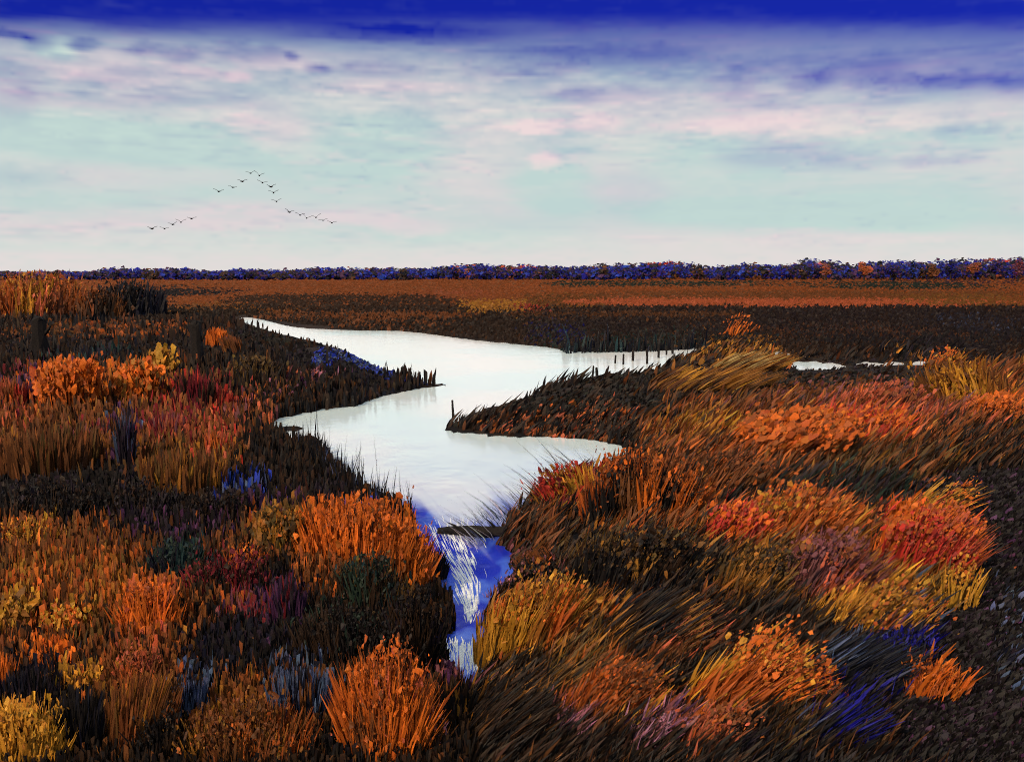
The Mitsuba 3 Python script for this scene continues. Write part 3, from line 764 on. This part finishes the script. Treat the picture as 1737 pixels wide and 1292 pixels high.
shrub('salmon_shrub', 1492, 705, 140, 56, 'salmon:1.5 rust mauve:.8', 'dusky salmon shrub right of the puddles on the right slope', 'shrub', .35, 11, 1.1, .6)
shrub('autumn_shrub', 1455, 752, 120, 52, 'red:1.2 orange:1.8 salmon', 'red orange shrub below the dusky salmon one on the right slope', 'shrub', .4, 11, 1.4, .7)
shrub('autumn_shrub', 1682, 718, 72, 46, 'orange:2 deep salmon:.5', 'small orange shrub near the right picture edge below the ochre crest', 'shrub', .2, 10, 1.4, .7)
clump('wind_tussock', 1310, 785, 190, 80, 'deep:1.4 orange rust:1.4 dkbrown:.5', 'orange brown grass tussock combed to the right on the middle slope', 'grass clump', .75, 6, .9, .15, heads='orange deep')
clump('wind_tussock', 1190, 750, 140, 36, 'mustard:1.6 ochre brown:.5', 'low mustard tussock along the bank right of the dark spit', 'grass clump', .6, 5.5, 1.0, .15)
shrub('brown_shrub', 1215, 850, 170, 84, 'rust brown:1.6 deep:.7 dkbrown', 'rusty brown shrub on the slope below the mustard tussock', 'shrub', .5, 11, 1.0, .5)
shrub('red_shrub', 966, 858, 100, 66, 'red:1.2 crimson mustard:.8 ochre:.6', 'red and ochre shrub overhanging the river from the right bank', 'shrub', -.3, 10, 1.2, .55)
shrub('autumn_shrub', 1085, 898, 180, 126, 'orange deep:1.2 rust brown black:.5', 'orange brown shrub with black twigs at the bend of the river', 'shrub', .15, 11, 1.2, .6, stems=14)
clump('reed_clump', 920, 985, 76, 58, 'rust:1.4 brown dkbrown', 'rust brown reed clump leaning left over the narrow stream', 'reeds', -.5, 5.5, 1.1)
shrub('olive_shrub', 1068, 1000, 200, 100, 'olive:1.5 dkbrown:1.4 mustard:.4 black:.6', 'dull olive shrub below the shrub with black twigs', 'shrub', .3, 12, 1.1, .6)
shrub('dark_bush', 915, 1010, 120, 56, 'black:2 dkbrown mauve:.4', 'black bush on the right lip of the narrow stream', 'bush', .1, 10, 1.1)
shrub('ochre_shrub', 888, 1125, 150, 136, 'mustard:2 ochre deep:.6 orange:.4', 'mustard shrub with orange sprays right of the lower pool', 'shrub', .3, 11, 1.3, .55, stems=11)
shrub('orange_sprig', 915, 1090, 36, 84, 'orange:2 deep', 'upright orange spray inside the mustard shrub', 'sprig', .1, 10, 1.0, stems=4)
clump('wind_tussock', 1095, 1100, 190, 110, 'black:1.4 navy dkbrown:1.4 mustard:.3', 'blackish navy grass swept up to the right across the middle slope', 'grass clump', .8, 6, 1.0, .1)
shrub('red_shrub', 1240, 940, 92, 78, 'red:1.6 orange:1.6 salmon:.6', 'bright red orange shrub at the left of the big autumn mass', 'shrub', .2, 11, 1.5, .65)
shrub('ochre_shrub', 1345, 930, 180, 92, 'ochre:.8 deep:1.3 rust orange:.6', 'ochre and rust shrub on top of the big autumn mass', 'shrub', .2, 12, 1.3, .65)
shrub('mauve_shrub', 1394, 1040, 130, 112, 'mauve:2 rust salmon:.4', 'dusky mauve shrub in the middle of the big autumn mass', 'shrub', .2, 13, 1.5, .75)
shrub('red_shrub', 1556, 985, 150, 120, 'red orange:1.8 salmon deep', 'orange red shrub at the right end of the big autumn mass', 'shrub', .25, 11, 1.4, .65)
shrub('ochre_shrub', 1465, 1085, 170, 90, 'mustard:1.5 ochre:1.1 deep:.6', 'mustard shrub at the lower right foot of the big autumn mass', 'shrub', .6, 12, 1.2, .5)
shrub('olive_shrub', 1275, 1030, 130, 90, 'olive mustard:1.2 dkbrown', 'olive shrub under the bright red orange shrub', 'shrub', .4, 11, 1.1, .55)
shrub('orange_sprig', 1524, 905, 34, 64, 'orange:3 ochre', 'single orange sprig standing above the big autumn mass', 'sprig', .1, 12, 1.0, stems=3)
shrub('orange_sprig', 1574, 885, 84, 78, 'mustard:1.3 orange ochre', 'mustard sprig slanting right out of the big autumn mass', 'sprig', .9, 10, .5, .4, stems=4)
shrub('orange_sprig', 1604, 930, 60, 60, 'orange:3 red', 'ragged orange sprig at the top right of the big autumn mass', 'sprig', .3, 9, .8, stems=4)
shrub('orange_sprig', 1622, 1045, 60, 90, 'orange ochre:1.5', 'loose ochre sprig against the dark slope on the right', 'sprig', .15, 8, .3, stems=4)
shrub('salmon_shrub', 1150, 1120, 130, 70, 'rust:1.5 salmon brown', 'rusty salmon shrub left above the brightest orange shrub', 'shrub', .6, 11, 1.1, .5)
shrub('autumn_shrub', 1236, 1225, 150, 140, 'orange:2.6 ochre:1.3 deep', 'brightest orange shrub swept to the right in the lower right foreground', 'shrub', .75, 13, 1.7, .5, stems=11)
shrub('autumn_shrub', 1180, 1280, 110, 80, 'deep salmon rust:1.2', 'brown orange shrub below the brightest orange one', 'shrub', .6, 11, 1.2, .5)
shrub('autumn_shrub', 1012, 1235, 130, 110, 'deep:1.3 rust:1.3 brown orange:.4', 'rust orange shrub right of the pink flowers at the bottom', 'shrub', .55, 11, 1.2, .5)
shrub('pink_flowers', 955, 1252, 58, 46, 'pink:2 mauve', 'pale pink flower cushion at the foot of the rust orange shrub', 'flowers', .2, 10, 1.6, .8)
shrub('pink_flowers', 1106, 1274, 84, 66, 'pink:1.6 mauve purple:.5', 'lilac pink flowers slanting right between the orange shrubs', 'flowers', .8, 10, 1.0, .5)
clump('wind_tussock', 955, 1190, 200, 84, 'mustard:1.3 brown olive dkbrown', 'brown mustard grass combed to the right below the mustard shrub', 'grass clump', .8, 5.5, 1.0, .12)
clump('wind_tussock', 850, 1260, 170, 100, 'black:1.5 dkbrown:1.5 brown:.6', 'dark brown grass combed to the right at the foot of the stream', 'grass clump', .7, 5.5, 1.0, .12)
clump('wind_tussock', 1430, 1165, 180, 110, 'bluegrey navy:1.5 black', 'slate blue grass swept to the right below the big autumn mass', 'grass clump', .9, 7, .9, .1)
shrub('blue_shrub', 1530, 1135, 80, 62, 'ultra:2 navy black', 'ultramarine blue shrub on the dark slope', 'shrub', .1, 12, 1.4, .8)
clump('wind_tussock', 1400, 1275, 90, 110, 'ultra:1.6 navy black', 'ultramarine grass tussock leaning right at the bottom edge', 'grass clump', .8, 7, .7, .15)
shrub('berry_shrub', 1572, 1185, 90, 56, 'orange:3 deep', 'orange berry sprays scattered below the ultramarine shrub', 'shrub', .1, 8, .5, .7, stems=5)
shrub('berry_shrub', 1406, 1212, 50, 50, 'orange:3 red', 'small cluster of orange berries left of the scattered sprays', 'shrub', .1, 8, .6, .7, stems=4)
shrub('pink_flowers', 868, 1010, 84, 34, 'pink:1.3 mauve violet', 'low pink flowers on the right lip of the narrow stream', 'flowers', .1, 9, .9)
shrub('pink_flowers', 768, 1168, 50, 44, 'mauve:1.5 pink purple', 'mauve flowers at the left edge of the lower pool', 'flowers', .0, 9, 1.2)


clump('reed_clump', 738, 985, 34, 60, 'black:2 navy dkbrown', 'black reed tuft on the left lip of the narrow stream', 'reeds', .2, 4, 1.2)


# low plants that form a mass
def carpet(key, label, category, poly_px, n, palette, h, w, lean, flat=False):
    px = np.array(poly_px, float)
    pol = Polygon(px)
    x0, y0, x1, y1 = pol.bounds
    q = np.stack([rng.uniform(x0, x1, n * 4), rng.uniform(y0, y1, n * 4)], -1)
    q = q[shapely.contains_xy(pol, q[:, 0], q[:, 1])][:n]
    base = land(q[:, 0], q[:, 1])
    base[:, 2] = height(base[:, 0], base[:, 1]) - .01
    n = len(base)
    sc = np.maximum(base[:, 1] / 11, .8)
    hh = h * sc ** .7 * np.exp(rng.normal(0, .35, n))
    m = Mesh()
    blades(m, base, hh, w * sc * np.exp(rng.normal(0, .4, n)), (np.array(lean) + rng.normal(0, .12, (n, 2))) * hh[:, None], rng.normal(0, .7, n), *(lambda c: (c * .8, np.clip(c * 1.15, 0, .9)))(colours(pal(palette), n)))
    m.put(key)
    labels[key] = dict(label=label, category=category, kind='stuff')


carpet('pink_grass', 'streak of dusky pink grass running up the left bank to the dark spit', 'grass', [(372, 702), (420, 668), (480, 640), (545, 630), (548, 640), (490, 658), (430, 690), (390, 712)], 900, 'mauve:2 pink salmon:.7', .09, .03, (.5, 0))
carpet('slate_sedge', 'slate blue sedge on the sloping face of the dark spit on the left bank', 'sedge', [(528, 612), (552, 590), (582, 597), (640, 626), (722, 653), (690, 652), (610, 626), (572, 606), (560, 620), (536, 624)], 4200, 'blue:2 bluegrey:2 navy ultra:.4', .036, .045, (.3, 0))
carpet('blue_flowers', 'scatter of small blue flowers on the dark left bank beside the river', 'flowers', [(385, 825), (430, 812), (470, 835), (560, 850), (690, 872), (690, 885), (600, 880), (470, 860), (400, 850)], 420, 'blue:2 ultra bluegrey', .10, .04, (.1, 0))
carpet('bank_rushes', 'fringe of thin black rushes standing along the left water edge', 'rushes', [(500, 752), (534, 764), (556, 784), (586, 812), (623, 842), (661, 866), (700, 888), (704, 902), (640, 880), (560, 820), (500, 770)], 900, 'black:3 navy dkbrown bluegrey:.5', .30, .010, (.02, 0))
carpet('shore_rushes', 'fringe of dark rushes along the far shore of the upper river', 'rushes', [(950, 594), (1150, 592), (1200, 586), (1200, 592), (1100, 597), (960, 600)], 260, 'black:2 teal navy', .20, .02, (.05, 0))
carpet('water_rushes', 'thin pale and dark rushes bending left out of the river beside the right bank', 'rushes', [(740, 905), (905, 850), (940, 815), (1040, 775), (1000, 800), (905, 880), (850, 900), (830, 935)], 520, 'white:1.5 bluegrey navy black:1.4', .34, .008, (-.75, .05))


# ------------------------------------------------------------------ the wood on the horizon
def crown_leaves(m, centre, rx, rz, n, size, col):
    u = rng.normal(0, 1, (n, 3)); u /= np.linalg.norm(u, axis=1, keepdims=True)
    pos = centre + u * np.array([rx, rx * .8, rz]) * (rng.random((n, 1)) ** .4)
    leaves(m, pos, size * np.exp(rng.normal(0, .3, n)), rng.normal(0, 1, (n, 3)) * [1, 1, .5] + [2.5, 0, .1], u * .6 + [-.2, -.8, .4], col, .6)


def skyline(px):
    return 457 - 20 * (px / 1737) ** 1.4 + 2.2 * math.sin(px / 47) + 1.6 * math.sin(px / 19 + 1)


wood = Mesh()
for px in np.arange(-420, 2160, 1.9):
    px = px + rng.normal(0, 2)
    y = rng.uniform(520, 760)
    x = (px - 868.5) / FOCAL * y / math.cos(PITCH) * math.cos(PITCH)
    top = EYE + (462 - skyline(min(max(px, 0), 1737)) - rng.exponential(3.6) - 11 * max(0, meshkit.noise(np.array([px / 55, 3.3, 0])) - .45)) * y / FOCAL
    g = float(height(np.array([x]), np.array([y]))[0])
    hgt = max(top - g, 3.0)
    kind = rng.random()
    p = 'ultra:2 blue:1.2 navy purple:.5' if kind < .52 else 'navy purple ultra violet' if kind < .84 else 'brown dkbrown:2 navy' if kind < .97 else 'mauve salmon violet'  # blues and violets in the leaf colours stand in for distance haze
    tube(wood, [[x, y, g - .1], [x, y, g + hgt * .6]], [.25, .1], COL['dkbrown'] * .5, 4)
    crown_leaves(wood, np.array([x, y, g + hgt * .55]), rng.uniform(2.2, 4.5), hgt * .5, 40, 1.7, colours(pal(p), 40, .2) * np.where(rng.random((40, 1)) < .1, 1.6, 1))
    if meshkit.noise(np.array([px / 80, 8.1, 0])) > .66 and rng.random() < .4:
        crown_leaves(wood, np.array([x, y, top - .6]), 2.6, .7, 8, 1.5, colours(pal('red salmon mauve'), 8))
wood.put('distant_wood')
labels['distant_wood'] = dict(label='blue violet wood in a long band along the horizon', category='wood', kind='stuff')

for n, (px, wpx, top, p, lab) in enumerate([(1398, 18, 448, 'salmon mauve rust', 'salmon tree leftmost of the trees standing out of the wood on the right horizon'),
                                            (1462, 26, 444, 'deep rust salmon', 'orange brown tree on the right horizon left of the broad indigo one'),
                                            (1506, 40, 441, 'ultra:2 navy purple', 'broad indigo tree on the right horizon'),
                                            (1548, 22, 440, 'blue navy', 'blue tree on the right horizon just right of the broad indigo one'),
                                            (1580, 20, 441, 'brown rust', 'brown tree between the two blue ones on the right horizon'),
                                            (1608, 22, 439, 'navy ultra', 'round dark blue tree on the right horizon'),
                                            (1645, 24, 440, 'rust deep mauve', 'rusty tree on the right horizon left of the purple pair'),
                                            (1682, 26, 437, 'ultra purple navy', 'purple blue tree near the right end of the horizon'),
                                            (1722, 30, 435, 'mauve crimson purple', 'tallest crimson purple tree at the right end of the horizon')]):
    y = 500.0
    x = (px - 868.5) / FOCAL * y
    g = float(height(np.array([x]), np.array([y]))[0])
    hgt = EYE + (462 - top) * y / FOCAL - g
    key = key_for('horizon_tree')
    tr, cr = Mesh(), Mesh()
    tube(tr, [[x, y, g - .2], [x + .2, y, g + hgt * .3], [x, y, g + hgt * .8]], [.5, .35, .1], COL['dkbrown'] * .5, 6)
    for s in (-1, 1):
        tube(tr, [[x + .1, y, g + hgt * .3], [x + s * wpx * .12, y, g + hgt * .6]], [.25, .08], COL['dkbrown'] * .5, 5)
    W = wpx / 2 * y / FOCAL
    for _ in range(7):
        crown_leaves(cr, np.array([x + rng.uniform(-.55, .55) * W, y + rng.uniform(-1.5, 1.5), g + hgt * rng.uniform(.35, .85)]), W * .5, hgt * .17, 45, .95, colours(pal(p), 45, .15))
    tr.put(f'{key}__trunk'); cr.put(f'{key}__crown')
    labels[key] = dict(label=lab, category='tree')


# ------------------------------------------------------------------ stumps, posts, the log
def irregular(m, path, radius, col, sides=9, rough=.12):
    t = Mesh()
    tube(t, path, radius, col, sides)
    v = t.v[0]
    v = v + rng.normal(0, rough * float(np.mean(radius)), v.shape)
    m.add(v, t.f[0], t.c[0])


for px, py, w, h, lab in [(68, 603, 27, 64, 'thick black tree stump near the left edge of the marsh'), (335, 622, 22, 78, 'taller black tree stump left of the squat orange tussock')]:
    p, s = ground_at(px, py)
    W, H = w * s, h * s
    m = Mesh()
    irregular(m, [p + [0, 0, -.2], p + [0, 0, H * .12], p + [.02 * W, 0, H * .5], p + [-.03 * W, 0, H * .92], p + [.05 * W, 0, H]], np.array([.68, .54, .46, .44, .30]) * W, COL['black'] * .7)
    key = key_for('tree_stump')
    m.put(f'{key}__trunk', 'bark')
    b = Mesh()
    irregular(b, [p + [.3 * W, 0, H * .55], p + [.7 * W, -.1, H * .72], p + [.85 * W, -.1, H * .85]], np.array([.14, .10, .05]) * W, COL['black'] * .7, 6)
    b.put(f'{key}__branch', 'bark')
    labels[key] = dict(label=lab, category='stump')

POSTS = [(769, 712, 5, 34, 'lone leaning post in the river off the tip of the dark spit'),
         (1005, 640, 4, 20, 'left post of the close pair on the near shore of the upper river'), (1013, 642, 6, 19, 'right thicker post of the close pair on the near shore of the upper river'),
         (1043, 616, 4, 14, 'leftmost short post of the row in the upper river'), (1057, 618, 4, 18, 'second post from the left of the row in the upper river'),
         (1073, 612, 5, 22, 'third post from the left of the row in the upper river'), (1098, 617, 5, 26, 'tallest post in the middle of the row in the upper river'),
         (1117, 607, 5, 24, 'fifth post from the left of the row in the upper river'), (1130, 602, 4, 16, 'sixth post from the left, second from the right of the row in the upper river'),
         (1141, 600, 5, 18, 'rightmost post of the row in the upper river')]
for px, py, w, h, lab in POSTS:
    q = at(np.array([px]), np.array([py]))[0]
    s = float((q - [0, 0, EYE]) @ FWD) / FOCAL
    z = min(float(height(q[:1], q[1:2])[0]), 0)
    m = Mesh()
    tl = rng.normal(.04, .07) * h * s
    irregular(m, [q + [0, 0, z - .2], q + [tl * .4, 0, h * s * .45], q + [tl, 0, h * s * .95], q + [tl, 0, h * s]], np.array([.42, .40, .35, .22]) * w * s, COL['black'], 7, .1)
    key = key_for('wooden_post')
    m.put(key, 'bark')
    labels[key] = dict(label=lab, category='post', group='old posts standing in the river')

a, b = at(np.array([742.0]), np.array([905.0]))[0], at(np.array([905.0]), np.array([916.0]))[0]
m = Mesh()
t = np.linspace(0, 1, 9)
r = .105 * np.array([.45, .75, .95, 1.05, 1.1, 1.0, 1.05, .9, .5])
irregular(m, a + (b - a) * t[:, None] + np.stack([t * 0, .05 * np.sin(t * 5), .07 + .12 * t ** 2], -1), r, COL['black'], 9, .13)
m.put('driftwood_log__trunk', 'bark')
for k, (u, dx, dz) in enumerate([(.25, -.25, .16), (.62, -.2, .24), (.8, .15, .3)]):
    g = Mesh()
    o = a + (b - a) * u + [0, 0, .1 + .12 * u * u]
    irregular(g, [o, o + [dx * .5, -.03, dz * .6], o + [dx, -.05, dz]], [.03, .022, .008], COL['black'], 6)
    g.put(f'driftwood_log__branch{"" if k == 0 else "_%03d" % k}', 'bark')
labels['driftwood_log'] = dict(label='black driftwood log lying across the narrow stream', category='log')

# short dark drift sticks on the water
for px, py, w, ang, lab in [(488, 727, 52, 0, 'low black mud islet log in the little left inlet')]:
    q = at(np.array([float(px)]), np.array([float(py)]))[0]
    s = float((q - [0, 0, EYE]) @ FWD) / FOCAL
    c, d = math.cos(math.radians(ang)), math.sin(math.radians(ang)) * 2.2
    t = np.linspace(-.5, .5, 6)
    m = Mesh()
    irregular(m, q + np.stack([t * c * w * s, t * d * w * s, .015 + .02 * np.sin(t * 7)], -1), np.array([.3, .8, 1, 1, .7, .25]) * s * (3.6 if w > 40 else 1.2), COL['black'], 7, .15)
    key = key_for('drift_stick')
    m.put(key, 'bark')
    labels[key] = dict(label=lab, category='stick')

# white water: low ridges of froth drawn out along the current of the narrow stream
COURSE = np.array([(775, 872), (768, 905), (780, 945), (795, 985), (800, 1030), (796, 1058)], float)
WIDTH = np.array([70, 50, 48, 36, 20, 8.0])
froth = Mesh()
for _ in range(340):
    u = rng.random() ** .9 * 4.6
    off = rng.normal(-.12, .34)
    pts = []
    for k in range(4):
        v = min(u + k * rng.uniform(.10, .16), 4.99)
        i, f = int(v), v - int(v)
        c = COURSE[i] * (1 - f) + COURSE[i + 1] * f
        pts.append(c + [(off + .02 * k) * (WIDTH[i] * (1 - f) + WIDTH[i + 1] * f), 0])
    pts = np.array(pts)
    q = at(pts[:, 0], pts[:, 1])
    if not shapely.contains(WATER, shapely.points(q[:, :2])).all():
        continue
    q[:, 2] = .002
    tube(froth, q, np.array([.003, .010, .010, .003]) * rng.uniform(.25, 1.1), np.array([.80, .83, .86]), 5)
for _ in range(130):
    px, py = rng.uniform(742, 818), rng.uniform(1078, 1128)
    q = at(np.array([px, px + rng.normal(0, 1), px + rng.normal(0, 2)]), np.array([py, py + 7, py + rng.uniform(12, 26)]))
    if shapely.contains(WATER, shapely.points(q[:, :2])).all():
        q[:, 2] = .002
        tube(froth, q, np.array([.004, .010, .004]), np.array([.80, .83, .86]), 5)
froth.put('stream_froth')
labels['stream_froth'] = dict(label='white streaks of froth on the blue narrow stream', category='froth', kind='stuff')

# ------------------------------------------------------------------ the geese
GEESE = [(371, 325, 'hindmost bird of the left arm of the upper arrow'), (395, 318, 'second last bird of the left arm of the upper arrow'), (411, 308, 'third last bird of the left arm of the upper arrow'),
         (425, 294, 'upper left bird at the head of the upper arrow'), (440, 298, 'upper right bird at the head of the upper arrow'), (445, 310, 'bird just below the head of the upper arrow'),
         (460, 317, 'third bird down the right arm of the upper arrow'), (464, 327, 'fourth bird down the right arm of the upper arrow'), (469, 342, 'last bird at the foot of the right arm of the upper arrow'),
         (491, 360, 'first bird of the lower right line, left of the gap'), (509, 365, 'second bird of the lower right line'), (520, 370, 'third bird of the lower right line'), (536, 369, 'fourth bird of the lower right line'),
         (548, 374, 'second last bird of the lower right line'), (563, 378, 'last bird at the right end of the lower right line'),
         (325, 371, 'rightmost bird of the lower left line'), (307, 377, 'second bird from the right of the lower left line'), (293, 381, 'middle bird of the lower left line'), (279, 388, 'second bird from the left of the lower left line'), (258, 388, 'leftmost bird of all in the lower left line')]
for n, (px, py, lab) in enumerate(GEESE):
    d = ray(px, py)
    pos = np.array([0, 0, EYE]) + d * 165.0
    s = 165.0 / FOCAL
    span = (13.5 + 3 * rng.random()) * s
    raised = rng.uniform(.6, 1.2)
    yaw = rng.uniform(-.5, .5) + .35
    fw = np.array([-math.sin(yaw) * .7, math.cos(yaw) * .7, .05]); fw /= np.linalg.norm(fw)
    rt = np.cross(fw, [0, 0, 1]); rt /= np.linalg.norm(rt)
    up = np.cross(rt, fw)
    key = key_for('flying_goose')
    body = Mesh()
    k = np.array([-.55, -.42, -.2, .1, .32, .45, .62, .70, .78])
    r = np.array([.015, .05, .10, .115, .075, .04, .035, .05, .012])
    tube(body, pos + fw * (k * span * .62)[:, None], r * span * .75, COL['black'], 7)
    body.put(f'{key}__body')
    for side in (-1, 1):
        wing = Mesh()
        u = np.linspace(0, 1, 5)
        lift = raised * (u * .9 - .45 * np.maximum(u - .5, 0)) * (1 + .3 * rng.normal())
        le = pos + rt * (side * u * span * .55)[:, None] + up * (lift * span * .42)[:, None] + fw * ((.16 - .18 * u ** 2) * span)[:, None]
        ch = np.array([.26, .24, .20, .14, .03]) * span
        te = le - fw * ch[:, None]
        md = (le + te) / 2 + up * .03 * span
        lo = (le + te) / 2 - up * .012 * span
        v = np.concatenate([le, md, te, lo])
        i = np.arange(4)
        f = np.concatenate([np.stack([np.stack([i + a, i + 1 + a, i + 1 + b], -1), np.stack([i + a, i + 1 + b, i + b], -1)], 1).reshape(-1, 3) for a, b in ((0, 5), (5, 10), (10, 15), (15, 0))])
        wing.add(v, f, np.broadcast_to(COL['black'], (20, 3)))
        wing.put(f'{key}__wing' + ('' if side < 0 else '_001'))
    labels[key] = dict(label='dark flying goose, ' + lab, category='bird', group='geese flying in arrow lines over the marsh')
